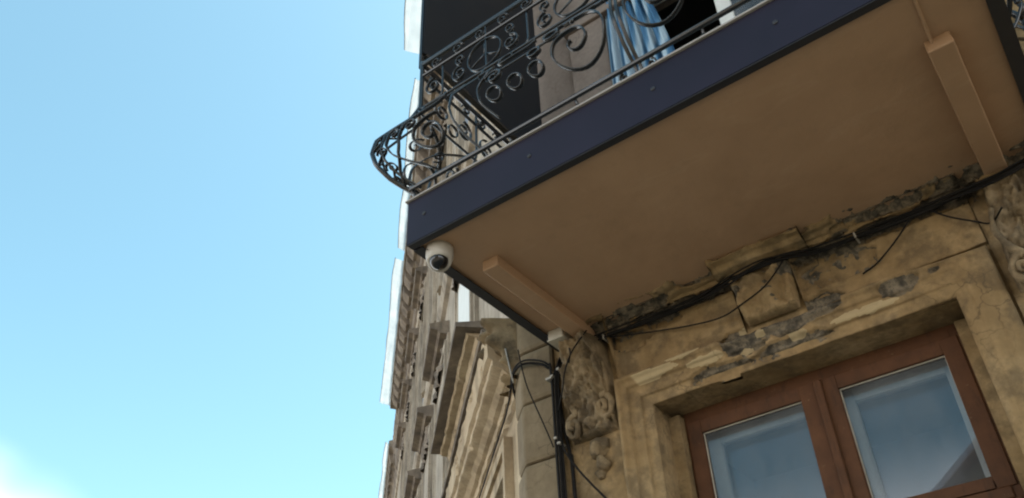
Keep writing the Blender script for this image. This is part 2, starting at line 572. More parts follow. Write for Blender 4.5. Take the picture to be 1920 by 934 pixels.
# side front
SWIN = [(2.35, 3.45), (5.05, 6.15), (7.4, 8.5), (9.75, 10.85), (12.1, 13.2), (14.45, 15.55), (16.8, 17.9)]
rows = [(3.35, 5.55), (7.6, 9.9)]
def sbox(mb, s0, s1, z0, z1, d0=-T, d1=0.0):
    mb.box(s0, s1, d0, d1, z0, z1, LF)
LEN = 36.0
w = MB()
GW = (0.72, 1.75, -0.3, 2.22)            # ground floor opening by the corner
sbox(w, 0, GW[0], -H, 2.22); sbox(w, GW[1], LEN, -H, 2.22); sbox(w, GW[0], GW[1], -H, GW[2])
sbox(w, 0, LEN, 2.22, 2.60)
w.build('wall', 'stone', bld)
w = MB()
sbox(w, 0, LEN, 2.60, rows[0][0])
sbox(w, 0, LEN, rows[0][1], rows[1][0])
sbox(w, 0, LEN, rows[1][1], TOP)
for z0, z1 in rows:
    e = 0.0
    for a, b in SWIN:
        sbox(w, e, a, z0, z1); e = b
    sbox(w, e, LEN, z0, z1)
w.build('wall', 'stone_far', bld)

# unseen roof slab; solid mass behind the rooms added to keep sun out
r = MB()
A = CO + bis * 0.02
back = [np.array([12.0, 14.0, 0]), CO + DL * LEN - NL * 9]
rp = [np.array([12, YW - 0.02, 0]), A, CO + DL * LEN + NL * 0.02, CO + DL * LEN - NL * 9, np.array([2.0, 14.0, 0]), np.array([12.0, 14.0, 0])]
r.prism([(p[0], p[1]) for p in rp], lambda u, v, t: (u, v, t), TOP + 0.25, TOP + 0.45)
r.build('roof', 'roof', bld)
r = MB()
rp = [np.array([12, YW + 3, 0]), CO - bis * 3, CO + DL * LEN - NL * 3, CO + DL * LEN - NL * 8.8, np.array([2.0, 13.8, 0]), np.array([11.9, 13.8, 0])]
r.prism([(p[0], p[1]) for p in rp], lambda u, v, t: (u, v, t), -H, TOP + 0.24)
r.build('sun_block_core', 'dark_room', bld)

# ------------------------------------------------------------------ peeling plaster on the window front
BARE = [(-1.83, 2.46, .15, .065), (-1.62, 2.50, .14, .04), (-1.22, 2.21, .13, .11), (-1.02, 2.25, .22, .10), (-.80, 2.25, .17, .07),
        (-.66, 2.43, .20, .10), (-.45, 2.195, .11, .045), (-.29, 2.205, .035, .03), (-1.38, 2.09, .24, .05), (-1.0, 2.10, .2, .05),
        (-.55, 2.52, .45, .035), (-1.55, 2.53, .5, .03), (-2.0, 2.53, .1, .07), (-.10, 2.55, .14, .08), (.2, 2.45, .14, .18), (.35, 2.3, .2, .2),
        (.12, 2.60, .3, .05), (-1.0, 2.605, .3, .014), (-1.75, 2.58, .22, .04), (-.38, 2.59, .3, .05), (-1.4, 2.60, .12, .03), (-.62, 2.56, .1, .03)]
PALE = [(-1.72, 2.19, .17, .035), (-1.45, 2.17, .12, .03), (-1.55, 2.24, .1, .03), (-1.13, 2.21, .035, .025), (-.95, 2.14, .06, .02), (-.62, 2.13, .2, .025), (-1.22, 2.155, .045, .02), (-1.20, 2.27, .07, .02)]
def masks(x, z, yo=0):
    n1_ = NZ.fbm(x * 9 + 3, z * 13 + yo * 6, yo * 8 + 2.2, 5, 0.55)
    n2_ = NZ.fbm(x * 4.2 + 30, z * 6 + 4, yo * 5 + 9.2, 4, 0.55)
    bare = np.zeros_like(x)
    for bx, bz, rx, rz in BARE:
        d = np.sqrt(((x - bx) / rx) ** 2 + ((z - bz) / rz) ** 2)
        bare = np.maximum(bare, np.clip(1.35 - d, 0, 1))
    v = bare * 0.9 + (n1_ - 0.5) * 1.15 + (n2_ - 0.5) * 0.5
    peel = sstep(0.38, 0.46, v)
    pale = np.zeros_like(x)
    for bx, bz, rx, rz in PALE:
        d = np.sqrt(((x - bx) / rx) ** 2 + ((z - bz) / rz) ** 2)
        pale = np.maximum(pale, np.clip(1.4 - d, 0, 1))
    n3_ = NZ.fbm(x * 11 + 70, z * 17 + 4, yo * 5 + 1.2, 4, 0.55)
    pale = sstep(0.40, 0.46, pale * 0.8 + (n3_ - 0.5) * 0.9) * (pale > 0.02)
    return peel, pale

def resample(prof, step):
    o = []
    for (a, b), (c, d) in zip(prof[:-1], prof[1:]):
        n = max(1, int(round(math.hypot(c - a, d - b) / step)))
        for k in range(n):
            o.append((a + (c - a) * k / n, b + (d - b) * k / n))
    o.append(prof[-1])
    return np.array(o)

def swept(name, prof, x0, x1, step=0.010, rough=1.0, wander=0.0, parent=bld, mat='plaster', depth=0.036):
    """profile (off from wall, z) swept along x; weathered, with plaster flaked away"""
    P = resample(prof, step * 0.8)
    xs = np.arange(x0, x1 + step, step)
    xs[-1] = x1
    X, off = np.meshgrid(xs, P[:, 0], indexing='ij')
    _, Z = np.meshgrid(xs, P[:, 1], indexing='ij')
    tg = np.gradient(P, axis=0); tg /= np.linalg.norm(tg, axis=1)[:, None] + 1e-9
    nrm = np.stack([-tg[:, 1], tg[:, 0]], 1)      # (off, z) normal
    if nrm[:, 0].sum() < 0:
        nrm = -nrm
    if wander:
        off = off * (1 + wander * 2 * (NZ.fbm(xs * 5.5 + 2, 0.3, 0.7, 4, 0.6) - 0.5)[:, None])
    peel, pale = masks(X, Z, off)
    lump = (NZ.fbm(X * 22, Z * 22, off * 22, 4, 0.6) - 0.5) * 0.022 * rough
    big = (NZ.fbm(X * 5 + 9, Z * 5, off * 4, 3, 0.5) - 0.5) * 0.02 * rough
    d = lump * (0.35 + 1.7 * peel) + big - depth * peel + 0.006 * pale
    fade = np.ones(len(P)); fade[0] = fade[-1] = 0.0
    d = d * fade[None, :]
    O = off + d * nrm[None, :, 0]
    ZZ = Z + d * nrm[None, :, 1]
    V = np.stack([X, YW - O, ZZ], -1)
    mb = MB(); mb.grid(V)
    m_ = V.shape[1]; n_ = V.shape[0]
    mb.f.append(tuple(range(m_ - 1, -1, -1))); mb.f.append(tuple((n_ - 1) * m_ + j for j in range(m_)))
    mb.attr = {'peel': peel.ravel(), 'pale': pale.ravel()}
    o = mb.build(name, mat, parent, smooth=True)
    return o

# frieze above the window, up to the ledge that carries the balcony
FR = [(0.004, 2.262), (0.028, 2.262), (0.03, 2.50), (0.05, 2.515), (0.055, 2.54), (0.09, 2.548), (0.105, 2.60), (0.12, 2.601)]
swept('frieze', FR, -1.96, -1.205)
swept('frieze', FR, -0.885, -0.05)
LED = [(0.0, 2.495), (0.035, 2.505), (0.050, 2.540), (0.080, 2.546), (0.090, 2.570), (0.130, 2.576), (0.140, 2.592), (0.175, 2.598), (0.195, 2.616)]
swept('ledge', LED, CX + 0.40, 0.36, rough=1.9, wander=0.35)
swept('ledge', [(0.0, 2.515), (0.10, 2.53), (0.12, 2.556), (0.17, 2.562), (0.185, 2.584), (0.235, 2.592), (0.245, 2.616)], -1.26, -0.775, rough=1.5, wander=0.12)
# wall field between corbels and beyond, weathered skin a little proud of the wall
swept('wall_skin', [(0.003, 1.0), (0.010, 1.02), (0.012, 2.52), (0.03, 2.54)], CX + 0.24, -1.955, step=0.016)
swept('wall_skin', [(0.003, 0.0), (0.010, 0.02), (0.012, 2.585), (0.03, 2.598)], -0.045, 1.6, step=0.02)
swept('wall_skin', [(0.003, 2.60), (0.012, 2.62), (0.012, 4.6), (0.003, 4.62)], 0.40, 1.6, step=0.025)

# keystone: a tapered block that stands out below the ledge
k = MB()
ns, nt_ = 34, 34
zz = np.linspace(2.285, 2.545, nt_)
us = np.linspace(-1, 1, ns)
U, Z = np.meshgrid(us, zz, indexing='ij')
half = 0.135 + (Z - 2.285) / 0.26 * 0.035
Xk = -1.045 + U * half
edge = np.maximum(np.abs(U), np.abs((Z - 2.415) / 0.13))
proud = 0.085 + (Z - 2.285) / 0.26 * 0.045
leaf = 0.020 * np.sin(U * 7.0 + 0.8 * np.sin(Z * 30)) * np.sin((Z - 2.285) * 17) + 0.012 * np.cos(U * 15) * (U ** 2)
rough_ = (NZ.fbm(Xk * 16, Z * 16, 3.3, 5, 0.62) - 0.5) * 0.11 - 0.03 * sstep(0.56, 0.62, NZ.fbm(Xk * 11 + 3, Z * 11, 8.3, 4, 0.6))
Ok = (proud + leaf + rough_) * (1 - sstep(0.93, 1.0, edge)) + 0.02 * sstep(0.93, 1.0, edge)
V = np.stack([Xk, YW - Ok, Z], -1)
k.grid(V)
pe, pa = masks(Xk, Z, 0.4)
k.attr = {'peel': sstep(0.53, 0.58, NZ.fbm(Xk * 11 + 3, Z * 11, 8.3, 4, 0.6)).ravel(), 'pale': (pa * 0).ravel()}
k.build('keystone', 'plaster', bld, smooth=True, label='worn carved keystone block over the window')

# architrave: moulding mitred round the window opening
def architrave():
    prof = [(0.0, 0.0), (0.0, 0.030), (0.055, 0.032), (0.060, 0.046), (0.118, 0.050), (0.126, 0.066), (0.150, 0.070), (0.168, 0.088), (0.185, 0.080), (0.190, 0.055), (0.192, 0.004)]
    P = resample(prof, 0.009)
    st = 0.012
    x0, x1, z0, z1 = WIN
    path = []
    for z in np.arange(z0, z1, st): path.append((x0, z, -1, 0))
    path.append((x0, z1, -1, 1))
    for x in np.arange(x0 + st, x1 - st / 2, st): path.append((x, z1, 0, 1))
    path.append((x1, z1, 1, 1))
    for z in np.arange(z1 - st, z0 - st / 2, -st): path.append((x1, z, 1, 0))
    path = np.array(path)
    D = P[None, :, 0]; O = P[None, :, 1]
    X = path[:, 0:1] + path[:, 2:3] * D
    Z = path[:, 1:2] + path[:, 3:4] * D
    O = np.broadcast_to(O, X.shape)
    peel, pale = masks(X, Z, O)
    lump = (NZ.fbm(X * 22, Z * 22, O * 22 + 4, 4, 0.6) - 0.5) * 0.016
    big = (NZ.fbm(X * 4 + 9, Z * 4, O * 4, 3, 0.5) - 0.5) * 0.016
    # the right upright is worn almost smooth
    wr = sstep(-0.5, -0.2, X) * 0.75
    Os = 0.03 + 0.035 * np.sin(np.clip(D / 0.192, 0, 1) * math.pi) ** 0.5
    O2 = O * (1 - wr) + np.minimum(Os, O + 0.03) * wr
    d = lump * (0.4 + 1.8 * peel) + big - 0.036 * peel + 0.008 * pale
    fade = np.ones(len(P)); fade[0] = 0; fade[-1] = 0
    O2 = O2 + d * fade[None, :]
    V = np.stack([X, YW - O2, Z], -1)
    mb = MB(); mb.grid(V)
    mb.attr = {'peel': peel.ravel(), 'pale': pale.ravel()}
    mb.build('architrave', 'plaster', bld, smooth=True)
architrave()

# ------------------------------------------------------------------ corbels beside the window
def spiral2(cx, cz, R, a0, turns, dirn=1, rmin=0.15, n=None):
    n = n or int(26 * turns) + 6
    t = np.linspace(0, 1, n)
    a = a0 + dirn * t * turns * 2 * math.pi
    r = R * (1 - (1 - rmin) * t ** 0.85)
    return np.stack([cx + r * np.cos(a), cz + r * np.sin(a)], 1)

def corbel(xc, worn):
    root = MB()
    n, m = 46, 60
    zz = np.linspace(1.98, 2.53, m); uu = np.linspace(-1, 1, n)
    U, Z = np.meshgrid(uu, zz, indexing='ij')
    t = (Z - 1.98) / 0.55
    half = 0.155 - 0.045 * np.clip(t - 0.15, 0, 1)
    X = xc + U * half
    proud = 0.055 + 0.12 * sstep(0.1, 1.0, t) + 0.03 * np.exp(-((t - 0.1) / 0.13) ** 2)
    mid = np.exp(-(U / 0.55) ** 4)
    veins = 0.016 * np.cos(U * (4.5 + 3 * t) * math.pi * 0.8) * (1 - mid) + 0.012 * mid * sstep(0.25, 0.5, t) + 0.010 * np.cos(U * 19) * (1 - sstep(0.2, 0.45, t))
    tips = 0.020 * np.sin(t * 24 + np.abs(U) * 6) * (np.abs(U) > 0.3)
    rg = (NZ.fbm(X * 18, Z * 18, 7.7, 5, 0.62) - 0.5) * 0.10
    pit = -0.022 * sstep(0.60, 0.66, NZ.fbm(X * 34 + 5, Z * 34, 1.7, 4, 0.6))
    e = sstep(0.86, 1.0, np.maximum(np.abs(U), np.abs(2 * t - 1) ** 6))
    if worn:
        proud = 0.35 * proud + 0.02 * sstep(0.6, 0.3, t); veins = veins * 0.3
    O = (proud + veins + tips + rg + pit) * (1 - e) + 0.004 * e
    V = np.stack([X, YW - O, Z], -1)
    root.grid(V)
    body = root.build('corbel', 'corbel', bld, smooth=True)
    def wear(mb, amp):
        for V in mb.v:
            V += (np.stack([NZ.fbm(V[:, 0] * 26 + k * 9, V[:, 1] * 26, V[:, 2] * 26, 4) for k in range(3)], 1) - 0.5) * amp
    for sx, zc, R in ((-1, 2.04, 0.066), (1, 2.10, 0.070)):
        mb = MB()
        sp = spiral2(xc + sx * 0.100, zc, R, math.pi / 2 + sx * 0.5, 1.6, -sx, 0.12)
        sp[:, 0] = xc + sx * 0.100 + (sp[:, 0] - xc - sx * 0.100) * 0.72
        sp[:, 1] = zc + (sp[:, 1] - zc) * 1.25
        tt = np.linspace(0, 1, len(sp))
        pts = np.stack([sp[:, 0], YW - 0.07 - 0.035 * tt, sp[:, 1]], 1)
        mb.tube(pts, 0.021 * (1 - 0.45 * tt), 9)
        st = smooth_path([(xc + sx * 0.12, YW - 0.10, 2.36), (xc + sx * 0.135, YW - 0.10, 2.27), (xc + sx * 0.125, YW - 0.085, 2.19), tuple(pts[0])], 6)
        mb.tube(st, np.linspace(0.010, 0.020, len(st)), 9)
        wear(mb, 0.030)
        mb.build('volute', 'corbel', body, smooth=True)
    for i, (dx, z, r) in enumerate(() if worn else ((0.0, 1.915, 0.060), (0.03, 1.925, 0.045), (0.012, 1.82, 0.046), (0.0, 1.775, 0.032))):
        mb = MB()
        mb.ball((xc + dx, YW - 0.012, z), r, 18, 12, (1.0, 0.8, 1.0))
        wear(mb, 0.05)
        mb.build('husk', 'corbel', body, smooth=True)
corbel(-2.125, False)
corbel(0.135, True)

# ------------------------------------------------------------------ quoins on the blunt corner
def quoins():
    random.seed(4)
    z = -H + 0.13
    hts = []
    zj = [-1.47, -1.05, -0.67, -0.29, 0.09, 0.47, 0.83, 1.20, 1.57, 1.95, 2.32, 2.66]
    pz = list(zip(zj[:-1], zj[1:])) + [(2.66 + 0.38 * i, 3.04 + 0.38 * i) for i in range(6)]
    for i, (a, b) in enumerate(pz):
        p = 0.035 + random.uniform(-0.004, 0.004)
        wl_ = 0.215 + random.uniform(-0.008, 0.008)
        sl = 0.20 + random.uniform(-0.02, 0.02)
        c = 0.012
        out_ = [CO + np.array([wl_, 0.01, 0]), CO - bis * 0.01, CO + DL * sl - NL * 0.01,
                CO + DL * (sl) + NL * (p - c), CO + DL * (sl - c) + NL * p, CO + bis * p + DL * 0.012, CO + bis * p + np.array([0.012, 0, 0]),
                CO + np.array([wl_ - c, -p, 0]), CO + np.array([wl_, -p + c, 0])]
        mb = MB()
        n = len(out_)
        rings = []
        cen = CO
        prof = [(a + 0.004, 0.0), (a + 0.010, 0.6), (a + 0.03, 0.93), (a + 0.07, 1.0), ((a + b) / 2, 1.0), (b - 0.07, 1.0), (b - 0.03, 0.93), (b - 0.010, 0.6), (b - 0.004, 0.0)]
        vs_ = []
        for z, k in prof:
            for j, q in enumerate(out_):
                if 3 <= j <= 8:
                    inner = out_[j] - (np.array([0, -1, 0]) if j >= 7 else (NL if j <= 4 else bis)) * p * 0.55 * (1 - k)
                    vs_.append((inner[0], inner[1], z))
                else:
                    vs_.append((q[0], q[1], z))
        fs = []
        for r_ in range(len(prof) - 1):
            for j in range(n):
                l = (j + 1) % n
                fs.append((r_ * n + j, r_ * n + l, (r_ + 1) * n + l, (r_ + 1) * n + j))
        fs.append(tuple(range(n - 1, -1, -1))); fs.append(tuple((len(prof) - 1) * n + j for j in range(n)))
        mb.add(vs_, fs)
        mb.build('quoin', 'quoin', bld)
quoins()

# ------------------------------------------------------------------ window under the balcony
win = MB()
YF = YW + 0.185
x0, x1, z0, z1 = WIN
def frame_boxes(mb, a, b, c, d, t, y0, y1, tt=None):
    tt = tt or t
    mb.box(a, a + t, y0, y1, c, d); mb.box(b - t, b, y0, y1, c, d)
    mb.box(a + t, b - t, y0, y1, d - tt, d); mb.box(a + t, b - t, y0, y1, c, c + tt)
jr = MB(); jr.box(x0 - 0.001, x0 + 0.062, YW + 0.13, YW + T - 0.002, z0, z1 - 0.022)
jr.build('jamb', 'plaster', bld)
jr = MB(); jr.box(x1 - 0.062, x1 + 0.001, YW + 0.13, YW + T - 0.002, z0, z1 - 0.022)
jr.build('jamb', 'plaster', bld)
win.box(x0 + 0.063, x0 + 0.10, YF, YF + 0.10, z0, z1 - 0.0); win.box(x1 - 0.10, x1 - 0.063, YF, YF + 0.10, z0, z1)
win.box(x0 + 0.10, x1 - 0.10, YF, YF + 0.10, z1 - 0.06, z1); win.box(x0 + 0.10, x1 - 0.10, YF, YF + 0.10, z0, z0 + 0.07)
win.box(x0 + 0.10, x1 - 0.10, YF - 0.01, YF + 0.10, 1.235, 1.285)
window = win.build('window', 'wood', bld, bevel=0.005, label='brown wooden window frame with blue sky mirrored in its panes')
cas = [(-1.695, -0.985, 1.285, 1.99), (-0.982, -0.325, 1.285, 1.99), (-1.695, -0.985, 0.02, 1.235), (-0.982, -0.325, 0.02, 1.235)]
for i, (a, b, c, d) in enumerate(cas):
    mb = MB()
    tl = 0.078 if i % 2 == 0 else 0.088
    tr_ = 0.095 if i % 2 == 0 else 0.078
    y0, y1 = YF - 0.008, YF + 0.045
    mb.box(a, a + tl, y0, y1, c, d); mb.box(b - tr_, b, y0, y1, c, d)
    mb.box(a + tl, b - tr_, y0, y1, d - 0.072, d); mb.box(a + tl, b - tr_, y0, y1, c, c + 0.055)
    mb.build('casement', 'wood', window, bevel=0.004)
    mb = MB(); mb.box(a + tl - 0.005, b - tr_ + 0.005, YF + 0.018, YF + 0.022, c + 0.05, d - 0.067)
    mb.build('pane', 'glass', window)
    # thin putty line along the glass
    mb = MB()
    pa_, pb_, pc_, pd_ = a + tl, b - tr_, c + 0.055, d - 0.072
    frame_boxes(mb, pa_, pb_, pc_, pd_, 0.0045, YF + 0.010, YF + 0.0175)
    mb.build('putty', 'box', window)
mb = MB(); mb.box(-1.0, -0.962, YF - 0.03, YF - 0.009, 0.02, 1.985)
mb.build('cover_strip', 'wood', window, bevel=0.006)
# inner white window
for i, (a, b, c, d) in enumerate(cas):
    mb = MB()
    frame_boxes(mb, a + 0.02, b - 0.02, c - 0.02, d + 0.0, 0.095, YF + 0.13, YF + 0.18)
    mb.build('inner_casement', 'white_wood', window, bevel=0.004)
    mb = MB(); mb.box(a + 0.11, b - 0.11, YF + 0.153, YF + 0.157, c + 0.07, d - 0.09)
    mb.build('inner_pane', 'glass', window)
mb = MB()
mb.box(x0 + 0.01, x0 + 0.06, YF + 0.10, YF + 0.19, z0, z1); mb.box(x1 - 0.06, x1 - 0.01, YF + 0.10, YF + 0.19, z0, z1)
mb.box(x0 + 0.06, x1 - 0.06, YF + 0.10, YF + 0.19, z1 - 0.035, z1 - 0.002)
mb.build('inner_reveal', 'white_wood', window)
# window ledge
mb = MB(); mb.box(x0 - 0.12, x1 + 0.12, YW - 0.14, YF, z0 - 0.07, z0)
mb.build('sill', 'stone_dark', bld, bevel=0.01)
# rooms
def room(x0, x1, y0, y1, z0, z1, mat):
    p = [(x, y, z) for z in (z0, z1) for y in (y0, y1) for x in (x0, x1)]
    mb = MB(); mb.add(p, [(0, 2, 3, 1), (4, 5, 7, 6), (2, 6, 7, 3), (0, 4, 6, 2), (1, 3, 7, 5)])
    mb.build('room', mat, bld)
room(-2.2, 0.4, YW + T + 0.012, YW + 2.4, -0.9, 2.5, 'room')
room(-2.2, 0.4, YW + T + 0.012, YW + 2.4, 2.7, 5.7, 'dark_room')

# ------------------------------------------------------------------ balcony door, white frame, right leaf shut
dw = MB()
a, b, c, d = DOOR
yd = YW + 0.12
dw.box(a, a + 0.06, yd, yd + 0.08, c, d); dw.box(b - 0.06, b, yd, yd + 0.08, c, d); dw.box(a + 0.06, b - 0.06, yd, yd + 0.08, d - 0.06, d)
door = dw.build('balcony_door', 'white_wood', bld, bevel=0.004)
mb = MB()
la, lb = -0.93, b - 0.06
mb.box(la, la + 0.10, yd - 0.01, yd + 0.05, c + 0.02, d - 0.06); mb.box(lb - 0.10, lb, yd - 0.01, yd + 0.05, c + 0.02, d - 0.06)
mb.box(la + 0.10, lb - 0.10, yd - 0.01, yd + 0.05, d - 0.16, d - 0.06); mb.box(la + 0.10, lb - 0.10, yd - 0.01, yd + 0.05, c + 0.02, c + 0.5)
mb.build('door_leaf', 'white_wood', door, bevel=0.004)
mb = MB(); mb.box(la + 0.095, lb - 0.095, yd + 0.018, yd + 0.022, c + 0.49, d - 0.155)
mb.build('pane', 'glass', door)
for i in range(26):
    mb = MB(); z = c + 0.55 + i * 0.07
    mb.add([(la + 0.10, yd + 0.07, z), (lb - 0.10, yd + 0.07, z), (lb - 0.10, yd + 0.105, z + 0.05), (la + 0.10, yd + 0.105, z + 0.05),
            (la + 0.10, yd + 0.072, z - 0.002), (lb - 0.10, yd + 0.072, z - 0.002), (lb - 0.10, yd + 0.107, z + 0.048), (la + 0.10, yd + 0.107, z + 0.048)],
           [(0, 1, 2, 3), (7, 6, 5, 4), (0, 4, 5, 1), (1, 5, 6, 2), (2, 6, 7, 3), (3, 7, 4, 0)])
    mb.build('blind_slat', 'shutter', door)
# plain plaster surround of the door
mb = MB()
mb.box(a - 0.31, a, YW - 0.045, YW + 0.004, 2.886, 5.20)
mb.build('door_surround', 'upper', bld, bevel=0.008)
mb = MB(); mb.box(b, b + 0.31, YW - 0.045, YW + 0.004, 2.886, 5.20)
mb.build('door_surround', 'upper', bld, bevel=0.008)
mb = MB()
mb.box(a - 0.34, b + 0.34, YW - 0.07, YW + 0.004, 5.205, 5.26); mb.box(a - 0.28, b + 0.28, YW - 0.04, YW + 0.004, 5.262, 5.6)
mb.build('door_lintel', 'upper', bld, bevel=0.008)

# blue curtain blowing in the doorway
cu = MB()
n, m = 90, 40
uu = np.linspace(0, 1, n); tt = np.linspace(0, 1, m)
Uc, Tc = np.meshgrid(uu, tt, indexing='ij')
zc = 5.30 - 2.30 * Tc
xr = -1.36 + 0.17 * np.sin(Tc * 2.2) + 0.05 * Tc
xl = -1.69
Xc = xl + (xr - xl) * Uc
fold = 0.04 * np.sin(Uc * 33 + 0.7 * np.sin(Tc * 3)) * (0.6 + 0.4 * Tc) + 0.015 * np.sin(Uc * 71 + 1)
Yc = YW - 0.02 - 0.10 * np.sin(Tc * 2.6) + fold
cu.grid(np.stack([Xc, Yc, zc], -1))
co_ = cu.build('curtain', 'curtain', None, smooth=True)
so = co_.modifiers.new('thick', 'SOLIDIFY'); so.thickness = 0.002
tag(co_, 'blue and white striped curtain hanging in the open balcony doorway', 'curtain')

# ------------------------------------------------------------------ trim of the side front
def lprism(name, prof, s0, s1, mat, parent=bld, smooth=False):
    mb = MB()
    mb.prism(prof, lambda o, h, t: LF(t, o, h), s0, s1)
    return mb.build(name, mat, parent, smooth)
def lsweep(name, prof, s0, s1, mat, parent=bld, step=0.03, amp=0.012):
    P = resample(prof, 0.014)
    ss = np.arange(s0, s1 + step * 0.5, step); ss[-1] = s1
    S, O = np.meshgrid(ss, P[:, 0], indexing='ij'); _, Z = np.meshgrid(ss, P[:, 1], indexing='ij')
    d = (NZ.fbm(S * 9, Z * 14, O * 14, 4, 0.6) - 0.5) * amp * 2
    chip = -0.03 * sstep(0.66, 0.72, NZ.fbm(S * 5 + 40, Z * 9, O * 9, 4, 0.6))
    fade = np.ones(len(P)); fade[0] = fade[-1] = 0
    d = (d + chip) * fade[None, :]
    O = O + d
    V = CO[None, None, :] + DL[None, None, :] * S[..., None] + NL[None, None, :] * O[..., None]
    V[..., 2] = Z + d * 0.4
    mb = MB(); mb.grid(V)
    n_, m_ = V.shape[:2]
    mb.f.append(tuple(range(m_ - 1, -1, -1))); mb.f.append(tuple((n_ - 1) * m_ + j for j in range(m_)))
    return mb.build(name, mat, parent, smooth=False)
# first-floor cornice
lsweep('cornice', [(0.0, 2.50), (0.03, 2.52), (0.034, 2.56), (0.05, 2.565), (0.054, 2.615), (0.085, 2.625), (0.12, 2.655), (0.165, 2.672), (0.18, 2.68), (0.182, 2.72), (0.208, 2.735), (0.212, 2.93), (0.0, 2.94)], 0.16, LEN, 'stone', step=0.05)
lprism('cornice_cap', [(0.0, 2.945), (0.232, 2.945), (0.24, 2.965), (0.0, 2.985)], 0.20, LEN, 'stone_dark')
# hood slab on the cornice
lsweep('hood', [(0.0, 2.99), (0.20, 2.992), (0.235, 3.01), (0.25, 3.045), (0.30, 3.05), (0.315, 3.068), (0.0, 3.075)], 0.42, 2.35, 'stone')
lprism('hood_cap', [(0.0, 3.078), (0.388, 3.078), (0.392, 3.11), (0.0, 3.16)], 0.36, 2.38, 'stone_dark')
# carved console at the near end of the cornice
cb = MB()
n, m = 40, 40
U, Tt = np.meshgrid(np.linspace(-1, 1, n), np.linspace(0, 1, m), indexing='ij')
S = 0.20 + U * 0.16
Zc_ = 2.56 + Tt * 0.40
Oc = 0.06 + 0.14 * sstep(0.0, 0.9, Tt) + 0.03 * np.sin(Tt * 17 + U * 3) + 0.03 * np.cos(U * 9) + (NZ.fbm(S * 22, Zc_ * 22, 1.0, 4, 0.6) - 0.5) * 0.08
Oc = Oc * (1 - sstep(0.85, 1, np.abs(U))) + 0.002
V = CO + DL * S[..., None] + NL * Oc[..., None]
V[..., 2] = Zc_
cb.grid(V)
cb.build('carved_console', 'corbel', bld, smooth=True)

# ground floor opening: moulded surround, glazed
mb = MB()
a, b, c, d = GW
for (p, q, off) in ((0.0, 0.10, 0.035), (0.10, 0.17, 0.06)):
    for (s0, s1, zz0, zz1) in ((a - q, a - p, c, d + q), (b + p, b + q, c, d + q), (a - p, b + p, d + p, d + q)):
        mb.box(s0, s1, 0.0, off, zz0, zz1, LF)
sr = mb.build('window_surround', 'stone', bld)
mb = MB(); mb.box(a, b, -0.16, -0.15, c, d, LF)
gw = mb.build('window', 'glass', bld)
mb = MB()
for (s0, s1, zz0, zz1) in ((a, a + 0.08, c, d), (b - 0.08, b, c, d), (a + 0.08, b - 0.08, d - 0.08, d), (a + 0.08, b - 0.08, c, c + 0.08), ((a + b) / 2 - 0.04, (a + b) / 2 + 0.04, c + 0.08, d - 0.08)):
    mb.box(s0, s1, -0.20, -0.12, zz0, zz1, LF)
mb.build('window_frame', 'white_wood', gw)

# upper windows: white boards set in, moulded surrounds, hoods with carved panels
for ri, (z0_, z1_) in enumerate(rows):
    for wi, (a, b) in enumerate(SWIN):
        mb = MB(); mb.box(a, b, -0.06, 0.045 if ri == 0 else -0.035, z0_, z1_, LF)
        wn_ = mb.build('window', 'room' if ri else ('shutter' if wi == 0 else 'stone_far'), bld)
        mb = MB()
        for (p, q, off) in ((0.0, 0.11, 0.052), (0.11, 0.20, 0.07), (0.20, 0.27, 0.04)):
            for (s0, s1, zz0, zz1) in ((a - q, a - p, z0_ - 0.1, z1_ + q), (b + p, b + q, z0_ - 0.1, z1_ + q), (a - p, b + p, z1_ + p, z1_ + q)):
                mb.box(s0, s1, 0.0, off, zz0, zz1, LF)
        mb.build('surround', 'stone_far', wn_)
        mb = MB()
        hz = z1_ + 0.42
        hs0, hs1 = (a - 0.1, b + 0.18)
        mb.prism([(0.0, hz - 0.07), (0.12, hz - 0.06), (0.15, hz - 0.02), (0.25, hz), (0.26, hz + 0.07), (0.0, hz + 0.14)], lambda o, h, t: LF(t, o, h), hs0, hs1)
        mb.build('hood', 'stone_dark', wn_)
        # carved panel between surround and hood
        n, m = 44, 22
        U, Tt = np.meshgrid(np.linspace(0, 1, n), np.linspace(0, 1, m), indexing='ij')
        S = hs0 + 0.06 + U * (hs1 - hs0 - 0.12); Zp = z1_ - 0.42 + Tt * 0.78
        O = 0.08 + (NZ.fbm(S * 9, Zp * 9, 4.0 + ri, 4, 0.6) - 0.5) * 0.16
        e = sstep(0.8, 1.0, np.maximum(np.abs(2 * U - 1), np.abs(2 * Tt - 1)))
        O = O * (1 - e) + 0.005 * e
        V = CO + DL * S[..., None] + NL * O[..., None]; V[..., 2] = Zp
        V2 = V[:, m // 2:, :]
        mb = MB(); mb.grid(V2)
        mb.build('carving', 'stone_dark', wn_, smooth=True)
# string courses
lsweep('string_course', [(0.0, 6.55), (0.06, 6.58), (0.09, 6.66), (0.10, 6.72), (0.0, 6.78)], 0.05, LEN, 'stone_far', step=0.1)
lsweep('string_course', [(0.0, 10.6), (0.05, 10.62), (0.08, 10.72), (0.0, 10.8)], 0.05, LEN, 'stone_far', step=0.1)
